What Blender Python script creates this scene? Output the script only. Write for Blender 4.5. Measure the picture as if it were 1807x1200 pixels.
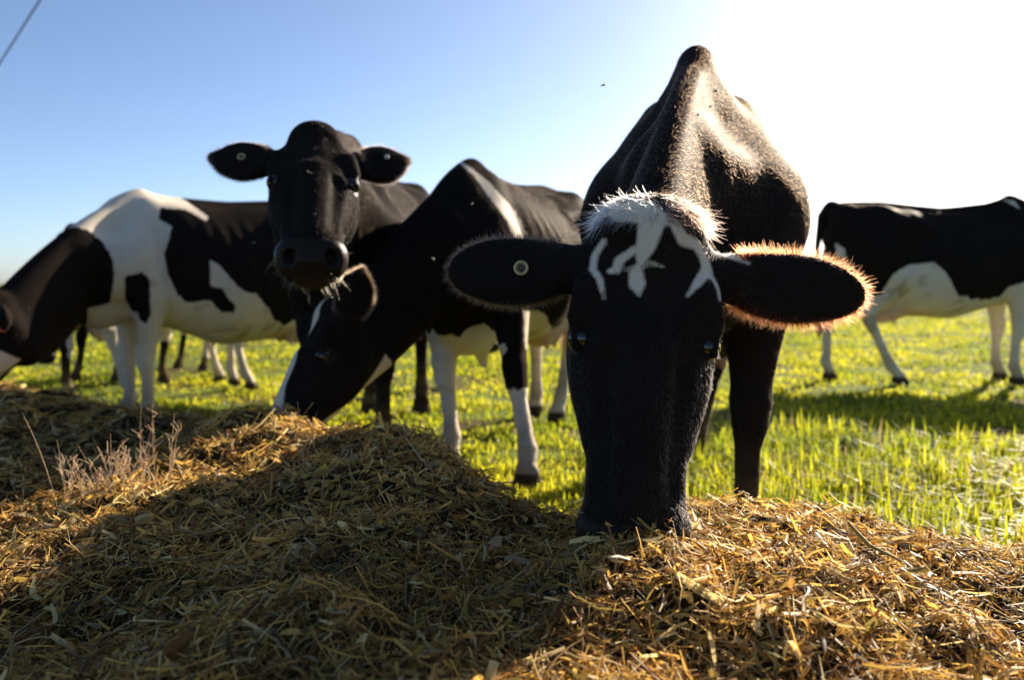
import bpy, math, numpy as np
from mathutils import Vector, Matrix
for o in list(bpy.data.objects): bpy.data.objects.remove(o)
SC = bpy.context.scene
COL = SC.collection
R = math.radians
rng = np.random.default_rng(7)

# ------------------------------------------------------------------ camera, sky, sun, exposure
cam_d = bpy.data.cameras.new('camera'); cam = bpy.data.objects.new('camera', cam_d); COL.objects.link(cam)
cam.location = (0, 0, 0.76); cam.rotation_euler = (R(90 - 3.92), 0, 0)
cam_d.lens = 29.1; cam_d.sensor_width = 36; cam_d.clip_start = 0.02; cam_d.clip_end = 3000
cam_d.dof.use_dof = True; cam_d.dof.focus_distance = 1.36; cam_d.dof.aperture_fstop = 3.2
SC.camera = cam
SUN_AZ, SUN_EL = 37.0, 23.5            # degrees to the right of the view axis (+Y), degrees above the horizon
w = bpy.data.worlds.new('World'); SC.world = w; w.use_nodes = True
nt = w.node_tree; bg = nt.nodes['Background']
sky = nt.nodes.new('ShaderNodeTexSky'); sky.sky_type = 'NISHITA'; sky.sun_disc = False
sky.sun_elevation = R(SUN_EL); sky.sun_rotation = R(SUN_AZ); sky.altitude = 50
sky.air_density = 0.62; sky.dust_density = 0.8; sky.ozone_density = 2.4
nt.links.new(sky.outputs[0], bg.inputs[0]); bg.inputs[1].default_value = 0.062
sl = bpy.data.lights.new('sun', 'SUN'); so = bpy.data.objects.new('sun', sl); COL.objects.link(so)
sl.energy = 5.0; sl.angle = R(0.6); sl.color = (1.0, 0.87, 0.70)
SUND = Vector((math.sin(R(SUN_AZ))*math.cos(R(SUN_EL)), math.cos(R(SUN_AZ))*math.cos(R(SUN_EL)), math.sin(R(SUN_EL))))
so.rotation_euler = SUND.to_track_quat('Z', 'Y').to_euler(); so.location = (3, 8, 6)
SC.view_settings.view_transform = 'Standard'; SC.view_settings.look = 'None'
SC.view_settings.exposure = 1.55; SC.view_settings.gamma = 1.0; SC.view_settings.use_curve_mapping = False
SC.render.engine = 'CYCLES'
cy = SC.cycles; cy.use_denoising = True; cy.max_bounces = 6; cy.diffuse_bounces = 3; cy.glossy_bounces = 2
cy.transmission_bounces = 4; cy.transparent_max_bounces = 8; cy.caustics_reflective = False; cy.caustics_refractive = False
cy.sample_clamp_indirect = 4.0

# ------------------------------------------------------------------ small helpers
def tag(o, label=None, cat=None, group=None, kind=None):
    for k, v in (('label', label), ('category', cat), ('group', group), ('kind', kind)):
        if v: o[k] = v
    return o
def mesh_obj(name, V, F, mat=None, parent=None, smooth=True, attrs=None):
    """one mesh object from numpy arrays; F is an (n,3) or (n,4) int array"""
    V = np.ascontiguousarray(V, np.float32); F = np.ascontiguousarray(F, np.int32)
    me = bpy.data.meshes.new(name); k = F.shape[1]
    me.vertices.add(len(V)); me.vertices.foreach_set('co', V.ravel())
    me.loops.add(F.size); me.loops.foreach_set('vertex_index', F.ravel())
    me.polygons.add(len(F)); me.polygons.foreach_set('loop_start', np.arange(0, F.size, k, dtype=np.int32))
    me.polygons.foreach_set('use_smooth', np.full(len(F), smooth))
    me.update(calc_edges=True)
    for an, arr in (attrs or {}).items():
        arr = np.ascontiguousarray(arr, np.float32)
        if arr.ndim == 1:
            a = me.attributes.new(an, 'FLOAT', 'POINT'); a.data.foreach_set('value', arr)
        else:
            a = me.attributes.new(an, 'FLOAT_COLOR', 'POINT')
            c = np.ones((len(arr), 4), np.float32); c[:, :3] = arr; a.data.foreach_set('color', c.ravel())
    if mat: me.materials.append(mat)
    o = bpy.data.objects.new(name, me); COL.objects.link(o)
    if parent: o.parent = parent
    return o
def new_mat(name):
    m = bpy.data.materials.new(name); m.use_nodes = True
    n = m.node_tree.nodes; l = m.node_tree.links
    return m, n, l, n['Principled BSDF']
def ramp(n, pts):
    r = n.new('ShaderNodeValToRGB'); e = r.color_ramp.elements
    while len(e) < len(pts): e.new(0.5)
    for i, (p, c) in enumerate(pts): e[i].position = p; e[i].color = (*c, 1)
    return r
def mathn(n, l, op, a, b=None, c=None):
    m = n.new('ShaderNodeMath'); m.operation = op
    for i, x in enumerate((a, b, c)):
        if x is None: continue
        if isinstance(x, (int, float)): m.inputs[i].default_value = x
        else: l.new(x, m.inputs[i])
    return m.outputs[0]
def mixc(n, l, f, a, b, mode='MIX'):
    m = n.new('ShaderNodeMix'); m.data_type = 'RGBA'; m.blend_type = mode
    for s, x in ((0, f), (6, a), (7, b)):
        if isinstance(x, (int, float)): m.inputs[s].default_value = x
        elif isinstance(x, tuple): m.inputs[s].default_value = (*x, 1)
        else: l.new(x, m.inputs[s])
    return m.outputs[2]
def noise(n, l, scale, detail=4, vec=None, rough=0.55):
    t = n.new('ShaderNodeTexNoise'); t.inputs['Scale'].default_value = scale
    t.inputs['Detail'].default_value = detail; t.inputs['Roughness'].default_value = rough
    if vec is not None: l.new(vec, t.inputs['Vector'])
    return t
def hash2(ix, iy, s):
    h = np.sin(ix*127.1 + iy*311.7 + s*74.7)*43758.5453
    return h - np.floor(h)
def vnoise(x, y, s=0):
    ix = np.floor(x); iy = np.floor(y); fx = x - ix; fy = y - iy
    fx = fx*fx*(3 - 2*fx); fy = fy*fy*(3 - 2*fy)
    a = hash2(ix, iy, s); b = hash2(ix+1, iy, s); c = hash2(ix, iy+1, s); d = hash2(ix+1, iy+1, s)
    return (a*(1-fx)+b*fx)*(1-fy) + (c*(1-fx)+d*fx)*fy
def fbm(x, y, oct=4, s=0):
    v = 0; a = 0.5; 
    for i in range(oct): v = v + a*(vnoise(x*2**i, y*2**i, s+i*3.1) - 0.5); a *= 0.5
    return v
def sstep(a, b, x):
    t = np.clip((x - a)/(b - a), 0, 1); return t*t*(3 - 2*t)

# ------------------------------------------------------------------ ground and pasture
def ground_z(x, y):
    return -0.11*sstep(-0.6, -2.0, x)*sstep(14, 7, y) + 0.05*fbm(x*0.5, y*0.5, 3, 5)*sstep(0.5, 2.5, y)

# crest of the silage windrow: x, y, height
CREST = np.array([(2.6, 1.55, .14), (1.7, 1.53, .20), (.93, 1.50, .245), (.62, 1.50, .30), (.44, 1.48, .335), (.25, 1.42, .325), (.10, 1.42, .30),
                  (.02, 1.60, .295), (-.10, 1.82, .335), (-.20, 1.95, .375), (-.33, 2.02, .37), (-.52, 2.22, .325), (-.66, 2.42, .335), (-.81, 2.5, .34), (-1.05, 2.65, .30), (-1.3, 2.85, .305),
                  (-1.76, 3.2, .31), (-2.2, 3.45, .31), (-3.2, 4.1, .25), (-4.5, 4.8, .2)])
def heap_z(x, y):
    # crest height/position as a function of x, then a profile across it
    xs = CREST[::-1, 0]; yc = np.interp(x, xs, CREST[::-1, 1]); zc = np.interp(x, xs, CREST[::-1, 2])
    d = (y - yc)*0.86
    back = zc*(1 - sstep(0.0, 0.62, d)) - 0.25*sstep(0.42, .8, d)
    plate = 0.80*zc + 0.035
    front = zc + (np.minimum(plate, zc) - zc)*sstep(0.0, -0.40, d)
    front = front*(1 - 0.35*sstep(-0.6, -1.9, d))
    z = np.where(d > 0, back, front)
    lump = 0.10*fbm(x*2.6 + 7, y*2.6, 3, 2) + 0.075*fbm(x*8, y*8, 3, 9) + 0.035*fbm(x*24, y*24, 2, 4)
    z = z + 0.085*np.exp(-((x - .15)**2 + (y - 1.13)**2)/.035)
    return z + lump*sstep(-0.04, 0.16, z)

# ------------------------------------------------------------------ ground sheet, grass, silage heap
def grid(xs, ys, zf):
    gx, gy = np.meshgrid(xs, ys); V = np.stack([gx.ravel(), gy.ravel(), zf(gx, gy).ravel()], 1)
    i = np.arange(gx.size).reshape(gx.shape); return V, np.stack([i[:-1, :-1], i[:-1, 1:], i[1:, 1:], i[1:, :-1]], -1).reshape(-1, 4)
def ground_material():
    m, n, l, b = new_mat('pasture_soil'); tc = n.new('ShaderNodeTexCoord'); ge = n.new('ShaderNodeNewGeometry')
    a = noise(n, l, 1.3, 6, ge.outputs['Position']); c2 = noise(n, l, 14, 5, ge.outputs['Position'])
    soil = mixc(n, l, c2.outputs[0], (.045, .030, .015), (.11, .075, .035)); green = mixc(n, l, c2.outputs[0], (.07, .10, .018), (.17, .20, .03))
    f = ramp(n, [(.36, (0, 0, 0)), (.52, (1, 1, 1))]); l.new(a.outputs[0], f.inputs[0])
    l.new(mixc(n, l, f.outputs[0], soil, green), b.inputs['Base Color']); b.inputs['Roughness'].default_value = 1; b.inputs['Specular IOR Level'].default_value = 0.05
    bp = n.new('ShaderNodeBump'); bp.inputs['Strength'].default_value = .8; bp.inputs['Distance'].default_value = .03; l.new(c2.outputs[0], bp.inputs['Height']); l.new(bp.outputs[0], b.inputs['Normal'])
    return m
sp = np.concatenate([-np.geomspace(1500, 9, 14), np.linspace(-8, 8, 120), np.geomspace(9, 1500, 14)])
yp = np.concatenate([-np.geomspace(1500, 6, 12), np.linspace(-5, 16, 150), np.geomspace(17, 2500, 20)])
V, F = grid(sp, yp, ground_z)
tag(mesh_obj('ground', V, F, ground_material()), 'flat green pasture running back to the horizon', kind='structure')

def leafy(name, rough, trans, spec=.25, attr='tint'):
    m, n, l, b = new_mat(name); a = n.new('ShaderNodeAttribute'); a.attribute_name = attr
    l.new(a.outputs['Color'], b.inputs['Base Color']); b.inputs['Roughness'].default_value = rough; b.inputs['Specular IOR Level'].default_value = spec
    tr = n.new('ShaderNodeBsdfTranslucent'); l.new(a.outputs['Color'], tr.inputs['Color']); mx = n.new('ShaderNodeMixShader'); mx.inputs[0].default_value = trans
    l.new(b.outputs[0], mx.inputs[1]); l.new(tr.outputs[0], mx.inputs[2]); l.new(mx.outputs[0], n['Material Output'].inputs['Surface'])
    return m
def blades(P, Hh, Wd, g, lean=.5):
    """grass blades as bent tapering strips: 5 vertices, 3 triangles each"""
    N = len(P); a = g.random(N)*2*np.pi; d = np.stack([np.cos(a), np.sin(a), 0*a], 1); sd = np.stack([-np.sin(a), np.cos(a), 0*a], 1)
    ln = (np.abs(g.normal(0, lean, N)))[:, None]; H = Hh[:, None]; W = Wd[:, None]; up = np.array((0, 0, 1.))
    m = P + up*H*.6 + d*H*ln*.25; t = P + up*H*(1 - .35*np.minimum(ln, 1.2)) + d*H*ln*.85
    V = np.stack([P - sd*W, P + sd*W, m - sd*W*.8, m + sd*W*.8, t], 1).reshape(-1, 3); b = np.arange(N)[:, None]*5
    F = np.concatenate([b + np.array((0, 1, 3)), b + np.array((0, 3, 2)), b + np.array((2, 3, 4))])
    return V, F
def make_grass():
    g = np.random.default_rng(4); N = 235000
    d = np.exp(g.uniform(np.log(1.5), np.log(42), N)); an = g.uniform(-R(37), R(37), N); x = d*np.sin(an); y = d*np.cos(an)
    cl = fbm(x*2.2, y*2.2, 3, 8) + .6*fbm(x*7, y*7, 2, 3); keep = (heap_z(x, y) < .05) & (cl + g.normal(0, .10, N) > -.05)
    x, y, d, cl = x[keep], y[keep], d[keep], cl[keep]; N = len(x)
    P = np.stack([x, y, ground_z(x, y) - .004], 1)
    H = (.020 + .035*g.random(N)**2 + .13*np.clip(cl, 0, .5)*g.random(N))*(1 + .25*sstep(3.2, 1.8, d)*sstep(.2, 1.2, x)*1.6)
    W = .0026 + .0036*g.random(N)**2 + .0009*np.clip(d - 2, 0, 30)
    # taller leafy tufts in the near pasture
    M = 460; td = np.exp(g.uniform(np.log(1.7), np.log(4.2), M)); ta = g.uniform(R(8), R(37), M); tx, ty = td*np.sin(ta), td*np.cos(ta); nb = 34
    bx = (tx[:, None] + g.normal(0, .05, (M, nb))).ravel(); by = (ty[:, None] + g.normal(0, .05, (M, nb))).ravel(); k = heap_z(bx, by) < .06; bx, by = bx[k], by[k]; nT = len(bx)
    P = np.concatenate([P, np.stack([bx, by, ground_z(bx, by) - .004], 1)]); H = np.concatenate([H, .06 + .13*g.random(nT)]); W = np.concatenate([W, (.0030 + .0042*g.random(nT))]); N = len(P)
    V, F = blades(P, H, W, g, .85)
    base = np.array((.22, .28, .018)); c = base*(.45 + .8*g.random((N, 1))); yl = np.array((.54, .50, .025)); k = np.clip(g.normal(.48, .25, (N, 1)) + 2.0*fbm(P[:, 0]*1.7, P[:, 1]*1.7, 3, 12)[:, None], 0, 1); c = c*(1-k) + yl*k
    dry = g.random(N) < .035; c[dry] = np.array((.42, .32, .15))*(.5 + .6*g.random((dry.sum(), 1)))
    o = mesh_obj('pasture_grass', V, F, leafy('grass_blade', .5, .62, .2), None, False, dict(tint=np.repeat(c, 5, 0)))
    tag(o, 'short bright yellow-green pasture grass under the cows', 'grass', kind='stuff')
make_grass()

def heap_material():
    m, n, l, b = new_mat('silage_base'); ge = n.new('ShaderNodeNewGeometry'); a = noise(n, l, 45, 6, ge.outputs['Position'], .7); c2 = noise(n, l, 8, 4, ge.outputs['Position'])
    r = ramp(n, [(.3, (.012, .008, .004)), (.55, (.06, .038, .014)), (.75, (.16, .105, .04))]); l.new(a.outputs[0], r.inputs[0])
    l.new(mixc(n, l, c2.outputs[0], r.outputs[0], (.03, .02, .009)), b.inputs['Base Color']); b.inputs['Roughness'].default_value = 1; b.inputs['Specular IOR Level'].default_value = .05
    bp = n.new('ShaderNodeBump'); bp.inputs['Strength'].default_value = 1; bp.inputs['Distance'].default_value = .02; l.new(a.outputs[0], bp.inputs['Height']); l.new(bp.outputs[0], b.inputs['Normal'])
    return m
V, F = grid(np.linspace(-5.2, 3.2, 620), np.linspace(-.6, 6.2, 520), lambda x, y: heap_z(x, y)*1.0)
keep = (V[F][:, :, 2] > ground_z(V[F][:, :, 0], V[F][:, :, 1]) - .05).any(1)
tag(mesh_obj('silage_heap', V, F[keep], heap_material()), 'long brown heap of chopped silage the cows are eating from', 'silage heap')
PAL = np.array([(.60, .40, .11), (.46, .33, .085), (.32, .18, .05), (.16, .085, .025), (.06, .035, .013), (.70, .56, .27), (.25, .21, .055), (.38, .32, .19)])
def straw_layer(name, label, N, lmed, lsig, wmed, wsig, lmax, probs, bendy, rise, tilt, seed, fold=.7, ns=3):
    """ribbons with a fold along the middle, bent and twisted, strewn on and in the surface of the heap"""
    g = np.random.default_rng(seed)
    d = np.exp(g.uniform(np.log(.62), np.log(4.6), N)); an = g.uniform(-R(38), R(36), N); x = d*np.sin(an); y = d*np.cos(an)
    z = heap_z(x, y); keep = (z > .03 + .03*g.random(N)) & (fbm(x*11, y*11, 2, seed) + g.normal(0, .2, N) > -.22); x, y, z, d = x[keep], y[keep], z[keep], d[keep]; N = len(x)
    e = .01; n = np.stack([-(heap_z(x+e, y) - z)/e, -(heap_z(x, y+e) - z)/e, np.ones(N)], 1); n /= np.linalg.norm(n, axis=1)[:, None]
    L = np.clip(np.exp(g.normal(np.log(lmed), lsig, N)), .003, lmax)*(.85 + .15*d); Wd = np.clip(np.exp(g.normal(np.log(wmed), wsig, N)), .0003, .009)*(.7 + .3*d)
    a = g.random(N)*2*np.pi + 0*x; t = np.stack([np.cos(a), np.sin(a), 0*a], 1); t -= (t*n).sum(1)[:, None]*n; t += n*g.normal(.06, tilt, N)[:, None]; t /= np.linalg.norm(t, axis=1)[:, None]
    r = g.normal(0, 1, (N, 3)) + n*1.2; s_ = np.cross(r, t); s_ /= np.linalg.norm(s_, axis=1)[:, None]; w_ = np.cross(t, s_)
    c = np.stack([x, y, z], 1) + n*(g.random(N)**2*rise + .001)[:, None]
    b1 = (g.normal(0, bendy, N)*L)[:, None]; b2 = (g.normal(0, bendy, N)*L)[:, None]; tw = g.normal(0, .5*bendy/.22, N); st = []
    e0 = .35 + .65*g.random(N); e1 = .35 + .65*g.random(N)
    for u in np.linspace(-1, 1, ns):
        m = c + t*(u*L)[:, None] + w_*b1*u*u + s_*b2*u*u; hw = (Wd*np.where(u < 0, 1 + (e0 - 1)*u*u, 1 + (e1 - 1)*u*u))[:, None]
        ct, sn = np.cos(tw*u)[:, None], np.sin(tw*u)[:, None]; ss = s_*ct + w_*sn; ww = -s_*sn + w_*ct
        st += [m - ss*hw, m + ww*hw*fold, m + ss*hw]
    V = np.stack(st, 1).reshape(-1, 3); k = 3*ns; b0 = np.arange(N)[:, None]*k
    F = np.concatenate([b0 + np.array(q) + 3*j for j in range(ns - 1) for q in ((0, 1, 4, 3), (1, 2, 5, 4))])
    pr = np.array(probs, float); col = PAL[g.choice(8, N, p=pr/pr.sum())]*(.65 + .6*g.random((N, 1)))*np.clip(1 + 1.1*fbm(x*5, y*5, 2, 3), .5, 1.5)[:, None]
    tag(mesh_obj(name, V, F, STRAW, None, True, dict(tint=np.repeat(col, k, 0))), label, 'straw', kind='stuff')
STRAW = leafy('straw', .55, .42, .3)
PAL = np.minimum(PAL*np.array((1.22, 1.10, .98)), .78)
straw_layer('fine_chaff', 'fine brown chaff and fibres all over the silage heap', 95000, .009, .55, .0006, .5, .04, [15, 20, 25, 20, 10, 6, 10, 10], .35, .016, .5, 61)
straw_layer('chopped_straw', 'chopped straw stems and chips lying on the silage heap', 56000, .014, .5, .0015, .5, .05, [24, 19, 18, 12, 6, 10, 7, 7], .12, .024, .36, 62)
straw_layer('maize_leaf_bits', 'curled bits of dry maize leaf scattered over the silage heap', 4500, .014, .4, .0028, .45, .034, [14, 18, 16, 10, 2, 12, 16, 14], .25, .026, .4, 63, .25, 5)
straw_layer('loose_stalks', 'long thin loose stalks lying across the silage heap', 2600, .036, .3, .0011, .3, .07, [25, 20, 15, 8, 2, 16, 8, 10], .22, .03, .25, 64, .8, 5)

# ------------------------------------------------------------------ distance fields -> one continuous body surface
class Field:
    def __init__(s, lo, hi, h):
        s.h = h; s.lo = np.array(lo, float); s.n = np.ceil((np.array(hi) - s.lo)/h).astype(int) + 1
        s.a = np.full(s.n, 0.5, np.float32)
    def box(s, blo, bhi, pad):
        i0 = np.clip(np.floor((np.array(blo) - pad - s.lo)/s.h).astype(int), 0, s.n)
        i1 = np.clip(np.ceil((np.array(bhi) + pad - s.lo)/s.h).astype(int) + 1, 0, s.n)
        if (i1 <= i0).any(): return None, None
        ax = [(s.lo[k] + s.h*np.arange(i0[k], i1[k])).astype(np.float32) for k in range(3)]
        sl = tuple(slice(i0[k], i1[k]) for k in range(3))
        return sl, (ax[0][:, None, None], ax[1][None, :, None], ax[2][None, None, :])
    def put(s, sl, d, k, sub=False):
        a = s.a[sl]
        if sub:
            d = -d; hh = np.clip(0.5 - 0.5*(a - d)/k, 0, 1) if k > 0 else (d > a)*1.0
            s.a[sl] = a*(1 - hh) + d*hh + k*hh*(1 - hh)
        else:
            hh = np.clip(0.5 + 0.5*(a - d)/k, 0, 1)
            s.a[sl] = a*(1 - hh) + d*hh - k*hh*(1 - hh)
    def cone(s, a, b, ra, rb, k=0.04, sub=False):
        a = np.array(a, float); b = np.array(b, float); r = max(ra, rb)
        sl, P = s.box(np.minimum(a, b) - r, np.maximum(a, b) + r, 1.6*k + 2*s.h)
        if sl is None: return
        ab = b - a; L2 = max(ab @ ab, 1e-9)
        x, y, z = P[0] - a[0], P[1] - a[1], P[2] - a[2]
        t = np.clip((x*ab[0] + y*ab[1] + z*ab[2])/L2, 0, 1)
        d = np.sqrt((x - t*ab[0])**2 + (y - t*ab[1])**2 + (z - t*ab[2])**2) - (ra + (rb - ra)*t)
        s.put(sl, d.astype(np.float32), k, sub)
    def chain(s, pts, k=0.04):
        pts = [tuple(float(v) for v in p) for p in pts]; A = np.array(pts); r = A[:, 3].max()
        sl, P = s.box(A[:, :3].min(0) - r, A[:, :3].max(0) + r, 1.6*k + 2*s.h)
        if sl is None: return
        d = None
        for a, b in zip(A[:-1], A[1:]):
            ab = b[:3] - a[:3]; L2 = max(ab @ ab, 1e-9); x, y, z = P[0] - a[0], P[1] - a[1], P[2] - a[2]
            t = np.clip((x*ab[0] + y*ab[1] + z*ab[2])/L2, 0, 1)
            e = np.sqrt((x - t*ab[0])**2 + (y - t*ab[1])**2 + (z - t*ab[2])**2) - (a[3] + (b[3] - a[3])*t)
            d = e if d is None else np.minimum(d, e)
        s.put(sl, d.astype(np.float32), k)
    def ell(s, c, r, M=None, k=0.04, sub=False):
        c = np.array(c, float); r = np.array(r, float); M = np.eye(3) if M is None else M   # columns of M = axes
        e = np.sqrt(((M*r[None, :])**2).sum(1))
        sl, P = s.box(c - e, c + e, 1.6*k + 2*s.h)
        if sl is None: return
        x, y, z = P[0] - c[0], P[1] - c[1], P[2] - c[2]
        q = [M[0, i]*x + M[1, i]*y + M[2, i]*z for i in range(3)]
        k0 = np.sqrt(sum((q[i]/r[i])**2 for i in range(3))); k1 = np.sqrt(sum((q[i]/r[i]**2)**2 for i in range(3))) + 1e-6
        s.put(sl, (k0*(k0 - 1)/k1).astype(np.float32), k, sub)
    def loft(s, O, M, us, hw, wt, wb, et, eb, k=0.05):
        """generalised tube: M columns = axis u, lateral v, up w; half width hw, top wt, bottom wb over u, exponents for the upper and lower half"""
        us, hw, wt, wb = map(np.array, (us, hw, wt, wb)); O = np.array(O, float)
        et = np.broadcast_to(et, us.shape); eb = np.broadcast_to(eb, us.shape)
        cor = np.array([O + M @ np.array((u, v, w_)) for u in (us[0], us[-1]) for v in (-hw.max(), hw.max()) for w_ in (wb.min(), wt.max())])
        sl, P = s.box(cor.min(0), cor.max(0), 1.2*k + 2*s.h)
        x, y, z = P[0] - O[0], P[1] - O[1], P[2] - O[2]
        u, v, w_ = [M[0, i]*x + M[1, i]*y + M[2, i]*z for i in range(3)]
        uu = np.linspace(us[0], us[-1], 240)
        def ip(f):                                             # smooth (averaged) interpolation of the stations
            g = np.interp(uu, us, f); kk = 17; g = np.convolve(np.pad(g, kk//2, 'edge'), np.ones(kk)/kk, 'valid')
            return np.interp(u.ravel(), uu, g).reshape(u.shape).astype(np.float32)
        t, b = ip(wt), ip(wb); m = t*0.45 + b*0.55; W = ip(hw)
        up = w_ > m; H = np.where(up, t - m, m - b); E = np.where(up, ip(et), ip(eb))
        rr = ((np.abs(v)/W)**E + (np.abs(w_ - m)/H)**E)**(1/E)
        d = (rr - 1)*np.minimum(W, H)*0.9
        out = np.maximum(np.maximum(us[0] - u, u - us[-1]), 0)
        d = np.where(out > 0, np.sqrt(out**2 + np.maximum(d, 0)**2), d)
        s.put(sl, np.broadcast_to(d, s.a[sl].shape).astype(np.float32), k)
    def surface(s, smooth=4):
        a = s.a; ins = a < 0
        nx, ny, nz = a.shape
        c = np.zeros((nx-1, ny-1, nz-1), np.uint8)
        for dx in (0, 1):
            for dy in (0, 1):
                for dz in (0, 1): c += ins[dx:nx-1+dx, dy:ny-1+dy, dz:nz-1+dz]
        cells = np.argwhere((c > 0) & (c < 8)); n = len(cells)
        idx = np.full((nx-1, ny-1, nz-1), -1, np.int32); idx[tuple(cells.T)] = np.arange(n)
        acc = np.zeros((n, 3)); cnt = np.zeros(n)
        cor = [(i, j, k) for i in (0, 1) for j in (0, 1) for k in (0, 1)]
        val = {q: a[cells[:, 0]+q[0], cells[:, 1]+q[1], cells[:, 2]+q[2]] for q in cor}
        for p in cor:
            for ax in range(3):
                if p[ax]: continue
                q = list(p); q[ax] = 1; q = tuple(q)
                va, vb = val[p], val[q]; m = (va < 0) != (vb < 0)
                t = va[m]/(va[m] - vb[m]); pos = np.tile(np.array(p, float), (m.sum(), 1)); pos[:, ax] += t
                acc[m] += pos; cnt[m] += 1
        V = s.lo + s.h*(cells + acc/cnt[:, None])
        quads = []
        for ax in range(3):
            b, cc = [(1, 2), (2, 0), (0, 1)][ax]
            A = np.take(ins, range(0, a.shape[ax]-1), ax); B = np.take(ins, range(1, a.shape[ax]), ax)
            e = np.argwhere(A != B)
            e = e[(e[:, b] > 0) & (e[:, cc] > 0) & (e[:, b] < a.shape[b]-1) & (e[:, cc] < a.shape[cc]-1)]
            def at(db, dc):
                q = e.copy(); q[:, b] -= db; q[:, cc] -= dc; return idx[q[:, 0], q[:, 1], q[:, 2]]
            Q = np.stack([at(1, 1), at(0, 1), at(0, 0), at(1, 0)], 1)
            fl = ~ins[e[:, 0], e[:, 1], e[:, 2]]
            Q[fl] = Q[fl][:, ::-1]; quads.append(Q)
        F = np.concatenate(quads); F = F[(F >= 0).all(1)]
        E = np.concatenate([F[:, [0, 1]], F[:, [1, 2]], F[:, [2, 3]], F[:, [3, 0]]])
        deg = np.bincount(E[:, 0], minlength=n) + np.bincount(E[:, 1], minlength=n)
        for i in range(smooth):
            S = np.zeros((n, 3))
            for k_ in range(3):
                S[:, k_] = np.bincount(E[:, 0], V[E[:, 1], k_], n) + np.bincount(E[:, 1], V[E[:, 0], k_], n)
            V = V + (0.6 if i % 2 == 0 else -0.5)*(S/np.maximum(deg, 1)[:, None] - V)
        return V, F
def vnormals(V, F):
    N = np.zeros_like(V); fn = np.cross(V[F[:, 2]] - V[F[:, 0]], V[F[:, 3]] - V[F[:, 1]])
    for k in range(4):
        for c in range(3): N[:, c] += np.bincount(F[:, k], fn[:, c], len(V))
    return N/np.maximum(np.linalg.norm(N, axis=1), 1e-12)[:, None]
def poly_sd(p, poly):
    """signed distance of 2-d points to a polygon, positive inside"""
    poly = np.array(poly, float); d = np.full(len(p), 1e9); ins = np.zeros(len(p), bool)
    for a, b in zip(poly, np.roll(poly, -1, 0)):
        ab = b - a; t = np.clip(((p - a) @ ab)/max(ab @ ab, 1e-12), 0, 1)
        d = np.minimum(d, np.linalg.norm(p - a - t[:, None]*ab, axis=1))
        if a[1] != b[1]:
            c = ((a[1] > p[:, 1]) != (b[1] > p[:, 1])) & (p[:, 0] < (b[0]-a[0])*(p[:, 1]-a[1])/(b[1]-a[1]) + a[0])
            ins ^= c
    return np.where(ins, d, -d)
def line_sd(p, pts):
    """distance field of a polyline with a half width at each point, positive inside"""
    r = np.full(len(p), -1e9)
    for a, b in zip(pts[:-1], pts[1:]):
        A = np.array(a[:2]); B = np.array(b[:2]); ab = B - A
        t = np.clip(((p - A) @ ab)/max(ab @ ab, 1e-12), 0, 1)
        r = np.maximum(r, a[2] + (b[2]-a[2])*t - np.linalg.norm(p - A - t[:, None]*ab, axis=1))
    return r

# ------------------------------------------------------------------ coat, eye and hair materials
def coat_material(name, sheen=0.004):
    m, n, l, b = new_mat(name)
    def at(x): a = n.new('ShaderNodeAttribute'); a.attribute_name = x; return a.outputs['Fac']
    tc = n.new('ShaderNodeTexCoord'); nz = noise(n, l, 55, 5, tc.outputs['Object']); n2 = noise(n, l, 7, 4, tc.outputs['Object']); n3 = noise(n, l, 320, 3, tc.outputs['Object'])
    f = mathn(n, l, 'ADD', at('white'), mathn(n, l, 'MULTIPLY', mathn(n, l, 'SUBTRACT', nz.outputs[0], 0.5), mathn(n, l, 'MULTIPLY', at('rag'), 0.022)))
    f = mathn(n, l, 'MULTIPLY_ADD', f, 160.0, 0.5); f = mathn(n, l, 'MINIMUM', mathn(n, l, 'MAXIMUM', f, 0), 1)
    wcol = mixc(n, l, n2.outputs[0], (0.74, 0.66, 0.54), (0.58, 0.49, 0.37))
    bcol = mixc(n, l, n2.outputs[0], (0.010, 0.0085, 0.008), (0.020, 0.015, 0.012))
    c = mixc(n, l, f, bcol, wcol)
    c = mixc(n, l, at('dirt'), c, (0.20, 0.145, 0.075))
    c = mixc(n, l, at('pink'), c, (0.55, 0.33, 0.24))
    c = mixc(n, l, at('skin'), c, mixc(n, l, n3.outputs[0], (0.004, 0.003, 0.003), (0.034, 0.024, 0.016)))
    c = mixc(n, l, at('hoof'), c, (0.06, 0.045, 0.03))
    l.new(c, b.inputs['Base Color'])
    l.new(mathn(n, l, 'MULTIPLY_ADD', at('skin'), -0.1, 0.52), b.inputs['Roughness'])
    l.new(mathn(n, l, 'MULTIPLY_ADD', at('skin'), 0.12, 0.002), b.inputs['Specular IOR Level'])
    b.inputs['Sheen Weight'].default_value = sheen; b.inputs['Sheen Roughness'].default_value = 0.35; b.inputs['Sheen Tint'].default_value = (1.0, 0.72, 0.5, 1)
    mp = n.new('ShaderNodeMapping'); mp.inputs['Scale'].default_value = (60, 200, 110); l.new(tc.outputs['Object'], mp.inputs[0])
    nb = noise(n, l, 1.0, 4, mp.outputs[0]); bp = n.new('ShaderNodeBump'); bp.inputs['Strength'].default_value = 0.35; bp.inputs['Distance'].default_value = 0.004
    l.new(nb.outputs[0], bp.inputs['Height']); l.new(bp.outputs[0], b.inputs['Normal'])
    return m
COAT = coat_material('cow_coat')
def eye_material():
    m, n, l, b = new_mat('cow_eye'); b.inputs['Base Color'].default_value = (0.010, 0.006, 0.004, 1); b.inputs['Roughness'].default_value = 0.05; b.inputs['Specular IOR Level'].default_value = 0.5; b.inputs['Coat Weight'].default_value = 0.3
    return m
EYE = eye_material()
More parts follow.
